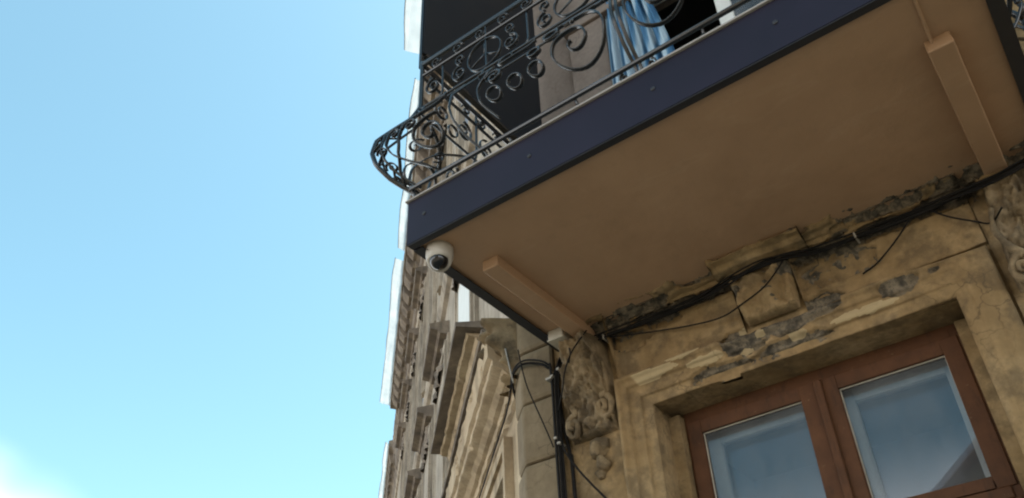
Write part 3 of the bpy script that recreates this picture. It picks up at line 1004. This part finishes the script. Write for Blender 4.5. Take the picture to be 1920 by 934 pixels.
# eaves cornice with modillion blocks
lsweep('eaves_cornice', [(0.0, 11.7), (0.06, 11.75), (0.09, 12.0), (0.16, 12.05), (0.18, 12.36), (0.42, 12.40), (0.44, 12.60), (0.0, 12.72)], -0.1, 19.8, 'stone_dark', step=0.12, amp=0.02)
lsweep('eaves_cornice', [(0.0, 11.5), (0.08, 11.6), (0.14, 12.1), (0.22, 12.3), (0.24, 12.5), (0.0, 12.6)], 19.82, 22.5, 'stone_dark', step=0.12, amp=0.03)
lsweep('eaves_cornice', [(0.0, 11.7), (0.09, 12.0), (0.16, 12.05), (0.18, 12.36), (0.33, 12.40), (0.35, 12.60), (0.0, 12.72)], 22.52, LEN, 'stone_dark', step=0.12, amp=0.02)
s = 2.0
while s < LEN - 0.3:
    if not (19.3 < s < 22.5):
        top = 0.39 if s < 19.5 else 0.30
        lprism('modillion', [(0.16, 12.06), (0.24, 12.05), (top - 0.02, 12.22), (top, 12.395), (0.18, 12.395)], s, s + 0.36, 'stone_dark')
    s += 0.62
# eaves sheets that catch the sun
def eave_sheet(s0, s1, i0, o0, i1, o1, z=12.5):
    mb = MB()
    n = max(2, int((s1 - s0) / 0.25))
    t = np.linspace(0, 1, n)
    rows_ = []
    for q in range(5):
        fq = q / 4
        off = (i0 + (o0 - i0) * fq) * (1 - t) + (i1 + (o1 - i1) * fq) * t
        off = off + (NZ(t * (s1 - s0) * 1.3, q * 0.7, s0) - 0.5) * 0.09
        zz = z + 0.10 * fq + (NZ(t * (s1 - s0) * 1.1 + 30, q * 1.7, s0) - 0.5) * 0.05
        P = CO + DL * (s0 + (s1 - s0) * t)[:, None] + NL * off[:, None]
        P[:, 2] = zz
        rows_.append(P)
    mb.grid(np.stack(rows_, 1))
    o = mb.build('eaves_sheet', 'sheet', bld)
    so = o.modifiers.new('thick', 'SOLIDIFY'); so.thickness = 0.012
    mb = MB(); mb.tube(rows_[-1] + np.array([0, 0, 0.005]), 0.011, 5)
    mb.build('edge_wire', 'cable', o)
eave_sheet(3.6, 5.93, 0.40, 0.86, 0.44, 0.82)
eave_sheet(6.6, 11.9, 0.40, 0.58, 0.40, 0.61)
eave_sheet(12.3, 19.8, 0.41, 0.655, 0.41, 0.735)
eave_sheet(22.6, 35.5, 0.30, 0.47, 0.30, 0.62)

# ------------------------------------------------------------------ balcony
BX0, BX1, BY0 = -2.34, 0.36, 2.40
ZS, ZF = 2.60, 2.884
bal = thing('balcony', 'balcony with dark blue fascia, brown painted underside and bulging black scroll railing', 'balcony', (XC, YW, ZS))
mb = MB()
mb.box(BX0 + 0.035, BX1 - 0.035, BY0 + 0.035, YW - 0.002, ZS + 0.012, ZF - 0.03)
mb.build('slab', 'soffit', bal)
# fascia boards: front and both ends, each with a lip turned under the slab
mb = MB()
mb.prism([(0.0, ZS), (0.0, ZF - 0.012), (0.030, ZF - 0.012), (0.030, ZS + 0.02), (0.0345, ZS + 0.02), (0.0345, ZS)], lambda u, v, t: (t, BY0 + u, v), BX0, BX1)
fa = mb.build('fascia', 'fascia', bal)
mb = MB(); mb.box(BX0 + 0.005, BX1 - 0.005, BY0 + 0.003, BY0 + 0.042, ZS - 0.006, ZS - 0.001)
mb.build('lip', 'lip', fa)
for sx in (0, 1):
    xa, xb = (BX0 + 0.001, BX0 + 0.033) if sx == 0 else (BX1 - 0.033, BX1 - 0.001)
    mb = MB(); mb.box(xa, xb, BY0 + 0.036, YW - 0.003, ZS + 0.001, ZF - 0.012)
    f2 = mb.build('fascia', 'fascia', bal)
    mb = MB(); mb.box(xa, (xb + 0.025) if sx == 0 else xb, BY0 + 0.054, YW - 0.004, ZS - 0.007, ZS - 0.0005) if sx == 0 else mb.box(xa - 0.025, xb, BY0 + 0.054, YW - 0.004, ZS - 0.007, ZS - 0.0005)
    mb.build('lip', 'lip', f2)
for x in (-2.228, -1.583, -0.931, -0.376, 0.25):
    mb = MB(); mb.lathe([(0.0115, 0.0), (0.0115, 0.004), (0.007, 0.007)], (x, BY0 + 0.001, 2.748), (0, -1, 0), 12)
    mb.build('screw', 'lip', fa)
mb = MB(); mb.box(BX0 - 0.012, BX1 + 0.012, BY0 - 0.014, YW - 0.003, ZF - 0.0115, ZF)
mb.build('floor', 'floor_edge', bal, bevel=0.003)
# bearers under the slab, painted like it
for xa, xb, ya in ((-2.145, -2.05, 2.755), (0.058, 0.156, 2.735)):
    mb = MB(); mb.box(xa, xb, ya, YW - 0.02, ZS - 0.05, ZS + 0.013)
    mb.build('bearer', 'soffit', bal, bevel=0.006)
# thin conduit running forward from the right bearer
mb = MB(); mb.tube(smooth_path([(0.085, 2.77, ZS - 0.015), (0.088, 2.70, ZS - 0.002), (0.092, 2.58, ZS + 0.006), (0.094, 2.47, ZS + 0.006)], 6), 0.007, 6)
mb.build('conduit', 'soffit', bal)

# railing -----------------------------------------------------------
OZ = [(2.90, 0.0), (2.95, 0.010), (2.98, 0.043), (3.03, 0.084), (3.12, 0.130), (3.20, 0.145), (3.297, 0.134), (3.385, 0.087), (3.49, 0.028), (3.59, 0.0), (4.2, 0.0)]
OZ = np.array(OZ)
OZ[:, 1] *= 1.2
_zs = np.linspace(2.9, 4.2, 400)
_os = np.interp(_zs, OZ[:, 0], OZ[:, 1])
for _ in range(6):
    _os[1:-1] = (_os[:-2] + 2 * _os[1:-1] + _os[2:]) / 4
def obulge(z):
    return np.interp(z, _zs, _os)
YR = BY0 + 0.03
def m_front(u, z):
    u = np.asarray(u, float); z = np.asarray(z, float)
    o = obulge(z)
    half = (BX1 - BX0) / 2 - 0.03
    return np.stack([XC + u * (1 + o / half), YR - o, z], -1)
def m_left(u, z):
    o = obulge(np.asarray(z, float))
    u = np.asarray(u, float)
    return np.stack([BX0 + 0.03 - o, YR - o * np.clip(1 - u / 0.6, 0, 1) + u, z + 0 * u], -1)
def m_right(u, z):
    o = obulge(np.asarray(z, float))
    u = np.asarray(u, float)
    return np.stack([BX1 - 0.03 + o, YR - o * np.clip(1 - u / 0.6, 0, 1) + u, z + 0 * u], -1)

def railing(name, mp, u0, u1, elems, axis=(0, -1, 0)):
    """elems: (part name, list of (u, z) arrays, radius, closed)"""
    first = None
    root = None
    # the rail that carries the rest is the part itself
    for z, r in ((3.945, 0.020), (3.845, 0.010), (2.962, 0.013)):
        pts = mp(np.linspace(u0, u1, 24), np.full(24, z))
        mb = MB(); mb.tube(pts, r, 8, flat=0.7 if r > 0.015 else 1)
        if root is None:
            root = mb.build(name, 'iron', bal)
        else:
            mb.build('rail', 'iron', root)
    for nm, curve, r, closed in elems:
        c = np.asarray(curve, float)
        mb = MB()
        if nm == 'knob':
            p = mp(c[:1, 0], c[:1, 1])[0]
            mb.ball(p, r, 10, 7)
        else:
            if nm in ('scroll', 'ring', 'loop', 'curl', 'arc'):
                mb.strip(mp(c[:, 0], c[:, 1]), axis, r * 1.45, r * 0.55, closed)
            else:
                mb.tube(mp(c[:, 0], c[:, 1]), r, 6, closed=closed)
        mb.build(nm, 'iron', root, smooth=True)
    return root

def bar(u, za=2.90, zb=3.95, n=46):
    return np.stack([np.full(n, u), np.linspace(za, zb, n)], 1)
def hbar(ua, ub, z, n=20):
    return np.stack([np.linspace(ua, ub, n), np.full(n, z)], 1)
def ring(u, z, r, ez=1.0, n=22):
    a = np.linspace(0, 2 * math.pi, n, endpoint=False)
    return np.stack([u + r * np.cos(a), z + ez * r * np.sin(a)], 1)
def arc(u, z, r, a0, a1, n=24, ez=1.0):
    a = np.linspace(math.radians(a0), math.radians(a1), n)
    return np.stack([u + r * np.cos(a), z + ez * r * np.sin(a)], 1)
def scurve(pts, n=7):
    return smooth_path([(p[0], p[1], 0) for p in pts], n)[:, :2]

def half_front(sg):
    E_ = []
    def add(nm, c, r=0.0065, closed=False):
        c = np.array(c, float); c[:, 0] *= sg
        E_.append((nm, c, r, closed))
    # belly zone
    sp = spiral2(0.200, 3.150, 0.185, math.radians(75), 1.95, 1, 0.06)
    add('scroll', np.concatenate([scurve([(0.02, 3.42), (0.06, 3.39), (0.14, 3.355), tuple(sp[0])])[:-1], sp]), 0.008)
    add('scroll', spiral2(0.60, 3.225, 0.050, math.radians(20), 1.4, 1, 0.2), 0.009)
    for u in (0.393, 0.503, 0.615):
        add('ring', ring(u, 3.128, 0.036), 0.0085, True)
    add('loop', ring(0.385, 3.225, 0.030, 0.8), 0.0085, True)
    add('loop', ring(0.30, 3.285, 0.036, 0.8), 0.0085, True)
    add('bar', hbar(0.26, 0.66, 3.255), 0.006)
    add('knob', bar(0.20, 3.31, 3.4, 2), 0.014)
    add('scroll', scurve([(0.66, 3.02), (0.69, 3.12), (0.68, 3.22), (0.64, 3.30), (0.66, 3.38), (0.72, 3.42), (0.76, 3.38)]), 0.008)
    add('bar', bar(0.85), 0.007)
    add('scroll', spiral2(0.985, 3.13, 0.115, math.radians(120), 1.85, -1, 0.10), 0.008)
    add('arc', scurve([(1.10, 2.98), (1.21, 3.12), (1.235, 3.26), (1.21, 3.40), (1.10, 3.54)]), 0.0075)
    add('arc', scurve([(1.30, 2.98), (1.18, 3.12), (1.15, 3.26), (1.18, 3.40), (1.30, 3.54)]), 0.0075)
    for zc in (3.07, 3.17, 3.36, 3.47):
        add('curl', spiral2(1.262, zc, 0.034, math.radians(0), 1.4, 1 if zc < 3.3 else -1, 0.2, 20), 0.006)
    add('curl', spiral2(1.10, 3.26, 0.045, math.radians(0), 1.4, 1, 0.2, 20), 0.0065)
    add('curl', spiral2(1.193, 3.26, 0.030, math.radians(90), 1.4, 1, 0.2, 20), 0.006)
    add('scroll', spiral2(0.93, 3.42, 0.06, math.radians(-90), 1.4, -1, 0.2), 0.007)
    add('scroll', scurve([(0.05, 3.35), (0.16, 3.40), (0.26, 3.48), (0.36, 3.45), (0.36, 3.37), (0.30, 3.37)]), 0.007)
    add('scroll', scurve([(0.50, 3.52), (0.60, 3.44), (0.70, 3.46), (0.73, 3.53), (0.67, 3.55), (0.64, 3.50)]), 0.007)
    add('rail', hbar(0.0, 1.31, 3.555), 0.008)
    # upper zone
    for uc in (0.28, 0.86):
        add('ring', ring(uc, 3.70, 0.115), 0.007, True)
        for k in range(3):
            a = math.radians(90 + 120 * k)
            add('ray', np.array([(uc, 3.70), (uc + 0.06 * math.cos(a), 3.70 + 0.06 * math.sin(a)), (uc + 0.115 * math.cos(a), 3.70 + 0.115 * math.sin(a))]), 0.006)
        for d in (-1, 1):
            add('scroll', spiral2(uc + d * 0.175, 3.665, 0.06, math.radians(90), 1.5, -d, 0.2), 0.007)
            add('scroll', spiral2(uc + d * 0.17, 3.78, 0.04, math.radians(-90), 1.3, d, 0.2), 0.006)
    add('bar', bar(0.57, 3.555, 3.845, 6), 0.007)
    add('bar', bar(1.16, 3.555, 3.845, 6), 0.007)
    add('scroll', spiral2(1.23, 3.70, 0.06, math.radians(90), 1.5, -1, 0.2), 0.007)
    # little scrolls under the handrail
    for i in range(8):
        u = 0.09 + i * 0.16
        add('curl', spiral2(u, 3.894, 0.042, math.radians(180), 1.3, 1 if i % 2 else -1, 0.25, 20), 0.006)
    for u in (0.32, 0.70, 1.06):
        add('foot', bar(u, 2.886, 2.962, 4), 0.007)
        add('knob', bar(u, 2.916, 2.96, 2), 0.016)
    add('curl', spiral2(0.07, 2.927, 0.026, math.radians(90), 1.2, -1, 0.3, 16), 0.0055)
    return E_
fe = half_front(1) + half_front(-1)
fe.append(('post', bar(-0.007, 2.886, 3.95), 0.009, False))
fe.append(('post', bar(0.017, 2.886, 3.95), 0.009, False))
hw = (BX1 - BX0) / 2 - 0.03
for sg in (-1, 1):
    fe.append(('post', bar(sg * hw, 2.886, 3.97), 0.014, False))
    fe.append(('post', bar(sg * (hw - 0.055), 2.95, 3.56), 0.008, False))
for k_ in range(5):
    z_ = 3.03 + k_ * 0.10
    fe.append(('scroll', scurve([(-hw, z_ - 0.03), (-hw + 0.03, z_), (-hw + 0.055, z_ + 0.03)]), 0.006, False))
railing('front_railing', m_front, -hw, hw, fe)

def side_elems():
    E_ = []
    def add(nm, c, r=0.0065, closed=False):
        E_.append((nm, np.array(c, float), r, closed))
    Ls = YW - YR
    add('rail', hbar(0, Ls - 0.02, 3.555), 0.008)
    add('post', bar(0.06, 2.95, 3.56), 0.008)
    for k in range(5):
        add('scroll', scurve([(0.0, 3.02 + k * 0.10), (0.03, 3.05 + k * 0.10), (0.06, 3.08 + k * 0.10)]), 0.006)
    for u in (0.50, 0.90, Ls - 0.05):
        add('bar', bar(u), 0.008)
    for uc in (0.28, 0.70, 1.08):
        add('arc', scurve([(uc - 0.16, 2.98), (uc + 0.02, 3.10), (uc + 0.06, 3.26), (uc + 0.02, 3.42), (uc - 0.16, 3.54)]), 0.0075)
        add('arc', scurve([(uc + 0.16, 2.98), (uc - 0.02, 3.10), (uc - 0.06, 3.26), (uc - 0.02, 3.42), (uc + 0.16, 3.54)]), 0.0075)
        for d in (-1, 1):
            add('curl', spiral2(uc + d * 0.13, 3.13, 0.045, math.radians(-90), 1.3, d, 0.2, 22), 0.0065)
            add('curl', spiral2(uc + d * 0.13, 3.40, 0.045, math.radians(90), 1.3, -d, 0.2, 22), 0.0065)
            add('curl', spiral2(uc + d * 0.10, 3.70, 0.08, math.radians(90), 1.5, -d, 0.2), 0.0065)
        add('ring', ring(uc, 3.26, 0.10), 0.007, True)
        add('ring', ring(uc, 3.62, 0.04), 0.006, True)
        add('curl', spiral2(uc, 3.10, 0.036, math.radians(90), 1.4, 1, 0.2, 20), 0.006)
        add('curl', spiral2(uc, 3.43, 0.036, math.radians(-90), 1.4, 1, 0.2, 20), 0.006)
    for i in range(8):
        add('curl', spiral2(0.09 + i * 0.155, 3.894, 0.042, math.radians(180), 1.3, 1 if i % 2 else -1, 0.25, 20), 0.006)
    for u in (0.3, 0.6, 0.9, 1.15):
        add('foot', bar(u, 2.886, 2.962, 4), 0.007)
        add('knob', bar(u, 2.916, 2.96, 2), 0.016)
    return E_
railing('side_railing', m_left, 0, YW - YR, side_elems(), (-1, 0, 0))
railing('side_railing', m_right, 0, YW - YR, side_elems(), (1, 0, 0))

# dark sheet screen standing on the side railing
sc = thing('windbreak_screen', 'tall dark sheet screen standing on the side railing of the balcony', 'screen', (BX0, YR, 3.95))
mb = MB(); mb.box(BX0 + 0.025, BX0 + 0.033, YR + 0.0, YW - 0.03, 4.06, 6.2)
mb.build('sheet', 'screen', sc)
for y in (YR + 0.005, YW - 0.06):
    mb = MB(); mb.box(BX0 + 0.005, BX0 + 0.024, y - 0.012, y + 0.018, 3.93, 6.22)
    mb.build('post', 'iron', sc)
for z in (4.055, 6.2):
    mb = MB(); mb.box(BX0 + 0.002, BX0 + 0.040, YR + 0.02, YW - 0.08, z - 0.012, z + 0.012)
    mb.build('rail', 'iron', sc)
# ------------------------------------------------------------------ dome camera
dc = thing('dome_camera', 'white dome security camera with black lens bubble on the balcony underside', 'camera', (-2.24, 2.535, ZS))
cx, cy = -2.24, 2.535
mb = MB(); mb.lathe([(0.068, 0.014), (0.069, -0.004), (0.069, -0.036), (0.067, -0.052), (0.062, -0.064), (0.056, -0.072)], (cx, cy, ZS), (0, 0, 1), 36)
mb.build('housing', 'white', dc, smooth=True, bevel=0)
ax = Vector((0.30, -0.50, -0.81)).normalized()
ctr = Vector((cx, cy, ZS - 0.054)) + ax * 0.004
mb = MB(); mb.lathe([(0.060, -0.02), (0.063, 0.004), (0.062, 0.016), (0.057, 0.022), (0.050, 0.024)], ctr, ax, 36)
mb.build('collar', 'white', dc, smooth=True)
prof = [(0.047 * math.cos(t), 0.020 + 0.042 * math.sin(t)) for t in np.linspace(0, math.pi / 2 * 0.97, 12)]
mb = MB(); mb.lathe([(0.047, 0.0)] + prof, ctr, ax, 32)
mb.build('lens_dome', 'lens', dc, smooth=True)
mb = MB(); mb.lathe([(0.004, 0.074), (0.004, 0.0775), (0.002, 0.0785)], (cx, cy, ZS - 0.03), (-0.2, -0.97, 0.0), 10)
mb.build('screw', 'lip', dc)

# junction box by the wall
jb = thing('junction_box', 'small grey plastic junction box on the balcony underside beside the bearer', 'junction box', (-2.225, 3.58, ZS))
mb = MB(); mb.box(-2.275, -2.175, 3.515, 3.625, ZS - 0.048, ZS + 0.013)
mb.build('body', 'box', jb, bevel=0.008)
mb = MB(); mb.box(-2.279, -2.171, 3.511, 3.629, ZS - 0.058, ZS - 0.0475)
mb.build('cover', 'box', jb, bevel=0.004)
mb = MB(); mb.lathe([(0.014, 0.0), (0.014, 0.02), (0.010, 0.03)], (-2.225, 3.62, ZS - 0.022), (0, 1, 0), 12)
mb.build('gland', 'lip', jb)

# ------------------------------------------------------------------ cables
yw = YW - 0.055
c1 = thing('cable_bundle', 'thick black cable bundle rising up the wall and bending along under the balcony', 'cable', (-2.35, yw, -H))
base = [(-2.340, yw, -1.47), (-2.342, yw, 0.5), (-2.344, yw, 1.7), (-2.338, yw, 2.30), (-2.322, yw, 2.42), (-2.27, yw - 0.01, 2.50), (-2.15, yw - 0.02, 2.525), (-1.8, YW - 0.075, 2.515),
        (-1.42, YW - 0.08, 2.51), (-1.2, YW - 0.12, 2.512), (-1.0, YW - 0.155, 2.515), (-0.85, YW - 0.12, 2.515), (-0.7, YW - 0.075, 2.512), (-0.3, YW - 0.075, 2.51), (0.05, YW - 0.085, 2.51), (0.35, YW - 0.08, 2.535), (1.0, YW - 0.06, 2.56), (3.0, YW - 0.05, 2.58), (11.5, YW - 0.05, 2.6)]
offs = [(0.0, 0.0, 0.0, 0.011), (0.018, 0.0, 0.012, 0.007), (-0.013, -0.006, -0.011, 0.005), (0.008, -0.012, 0.008, 0.0045)]
for i, (dx, dy, dz, rr) in enumerate(offs):
    pts = []
    for j, p in enumerate(base):
        up = 1 if j < 5 else 0
        wv = 0.010 * math.sin(j * 2.3 + i * 1.7)
        pts.append((p[0] + dx * up, p[1] + dy - 0.004 * i, p[2] + (0 if up else dz + wv)))
    mb = MB(); mb.tube(smooth_path(pts, 7), rr, 7)
    mb.build('cable', 'cable', c1, smooth=True)
for (x, z) in ((-2.345, 2.40), (-2.30, 2.43), (-2.35, 2.02), (-2.33, 1.985)):
    mb = MB(); mb.box(x - 0.010, x + 0.010, yw - 0.034, yw + 0.055, z - 0.006, z + 0.008)
    mb.build('cable_clip', 'clip', c1, bevel=0.003)
for x, y in ((-1.98, YW - 0.085), (-0.55, YW - 0.09)):
    mb = MB(); mb.box(x - 0.005, x + 0.005, y - 0.01, y + 0.06, 2.498, 2.528)
    mb.build('cable_clip', 'clip', c1, bevel=0.003)

c2 = thing('corner_cable', 'black cable climbing beside the quoins and bending round the building corner', 'cable', (-2.40, yw, -H))
pts = [(-2.366, YW - 0.058, -1.47), (-2.366, YW - 0.058, 1.7), (-2.364, YW - 0.058, 2.40), (-2.385, YW - 0.06, 2.48), (-2.45, YW - 0.065, 2.53), (-2.56, YW - 0.072, 2.56)]
q = [LF(0.08, 0.07, 2.555), LF(0.35, 0.055, 2.49), LF(1.2, 0.05, 2.475), LF(6, 0.04, 2.47)]
mb = MB(); mb.tube(smooth_path(pts + q[:1] + [LF(0.22, 0.03, 2.50), LF(0.3, -0.02, 2.50)], 7), 0.008, 8)
mb.build('cable', 'cable', c2, smooth=True)
mb = MB(); mb.tube(smooth_path([(p[0] + 0.012, p[1] - 0.016, p[2] + 0.01) for p in pts] + [(p[0], p[1], p[2] + 0.02) for p in q], 7), 0.006, 7)
mb.build('cable', 'cable', c2, smooth=True)
mb = MB(); mb.box(-2.385, -2.345, YW - 0.09, YW - 0.01, 2.385, 2.398)
mb.build('cable_clip', 'clip', c2)
c3 = thing('thin_conduit', 'thin black conduit running down the wall next to the corbel', 'conduit', (-2.29, yw, -H))
mb = MB(); mb.tube(smooth_path([(-2.285, YW - 0.032, -1.47), (-2.287, YW - 0.032, 1.6), (-2.295, YW - 0.032, 1.9), (-2.315, YW - 0.035, 2.06), (-2.325, YW - 0.045, 2.2), (-2.33, YW - 0.05, 2.35)], 8), 0.011, 8)
mb.build('tube', 'cable', c3, smooth=True)

def wire(label, pts, r=0.0045, mat='cable', grp='loose wires on the wall'):
    mb = MB(); mb.tube(smooth_path(pts, 8), r, 6)
    o = mb.build('wire', mat, None, smooth=True)
    tag(o, label, 'wire', grp)
wire('loose black wire looping down across the quoins', [(-2.57, YW - 0.085, 2.66), (-2.555, YW - 0.09, 2.58), (-2.52, YW - 0.085, 2.40), (-2.46, YW - 0.075, 2.22), (-2.41, YW - 0.07, 2.08), (-2.375, YW - 0.07, 1.98)])
wire('pale broken wire end sticking up at the building corner', [LF(0.05, 0.07, 2.50), LF(0.055, 0.09, 2.62), LF(0.06, 0.11, 2.74)], 0.006, 'clip')
wire('thin black wire drooping in front of the leaf of the corbel', [(-2.02, YW - 0.20, 2.52), (-2.10, YW - 0.24, 2.40), (-2.16, YW - 0.235, 2.30), (-2.23, YW - 0.17, 2.22), (-2.32, YW - 0.08, 2.18)])
wire('thin dark wire hooked from the cable down onto the corbel top', [(-2.22, YW - 0.10, 2.50), (-2.15, YW - 0.19, 2.46), (-2.12, YW - 0.23, 2.40), (-2.13, YW - 0.235, 2.34)])
wire('black wire slanting down below the corbel scrolls', [(-2.33, YW - 0.075, 2.04), (-2.30, YW - 0.07, 1.93), (-2.24, YW - 0.06, 1.82), (-2.17, YW - 0.05, 1.72), (-2.08, YW - 0.04, 1.60), (-1.98, YW - 0.03, 1.44)], 0.006)
wire('thin wire sagging along the frieze up to the keystone', [(-1.95, YW - 0.07, 2.51), (-1.75, YW - 0.06, 2.46), (-1.5, YW - 0.06, 2.40), (-1.3, YW - 0.08, 2.36), (-1.15, YW - 0.14, 2.35), (-1.02, YW - 0.15, 2.39), (-0.93, YW - 0.15, 2.46), (-0.9, YW - 0.13, 2.51)])
wire('thin wire slanting over the plaster right of the keystone', [(-0.28, YW - 0.08, 2.51), (-0.38, YW - 0.06, 2.43), (-0.50, YW - 0.05, 2.35), (-0.58, YW - 0.05, 2.32)])
wire('thin wire hanging from the cable above the architrave corner', [(-0.22, YW - 0.08, 2.51), (-0.15, YW - 0.06, 2.44), (-0.06, YW - 0.05, 2.37), (0.0, YW - 0.05, 2.33), (0.06, YW - 0.18, 2.30)])

# small white box on the wall beyond the balcony end
wb = thing('wall_box', 'small white box on the wall beyond the end of the balcony', 'box', (0.62, YW, 3.95))
mb = MB(); mb.box(0.56, 0.70, YW - 0.07, YW + 0.002, 3.9, 4.06)
mb.build('body', 'white', wb, bevel=0.008)
mb = MB(); mb.box(0.575, 0.685, YW - 0.078, YW - 0.0695, 3.915, 4.045)
mb.build('cover', 'white', wb, bevel=0.004)

# ------------------------------------------------------------------ house across the street (seen mirrored in the panes)
hs = thing('gabled_house', 'cream rendered gabled house across the street', 'house', (1.0, -12.0, -H))
mb = MB()
mb.prism([(-3.5, -H), (5.5, -H), (5.5, 5.4), (1.0, 8.6), (-3.5, 5.4)], lambda u, v, t: (u, t, v), -18, -10)
mb.build('wall', 'house', hs)
for sg in (-1, 1):
    mb = MB()
    e = [(1.0, 8.62), (1.0 + sg * 4.9, 5.14), (1.0 + sg * 4.9, 5.28), (1.0, 8.8)]
    mb.prism(e, lambda u, v, t: (u, t, v), -18.3, -9.6)
    mb.build('roof', 'roof', hs)
for x in (-1.6, 0.9, 3.2):
    for z in (-0.4, 2.2):
        mb = MB(); frame_boxes(mb, x, x + 1.0, z, z + 1.4, 0.08, -10.0, -9.95)
        wf = mb.build('window', 'white_wood', hs)
        mb = MB(); mb.box(x + 0.08, x + 0.92, -9.99, -9.97, z + 0.08, z + 1.32)
        mb.build('pane', 'lens', wf)
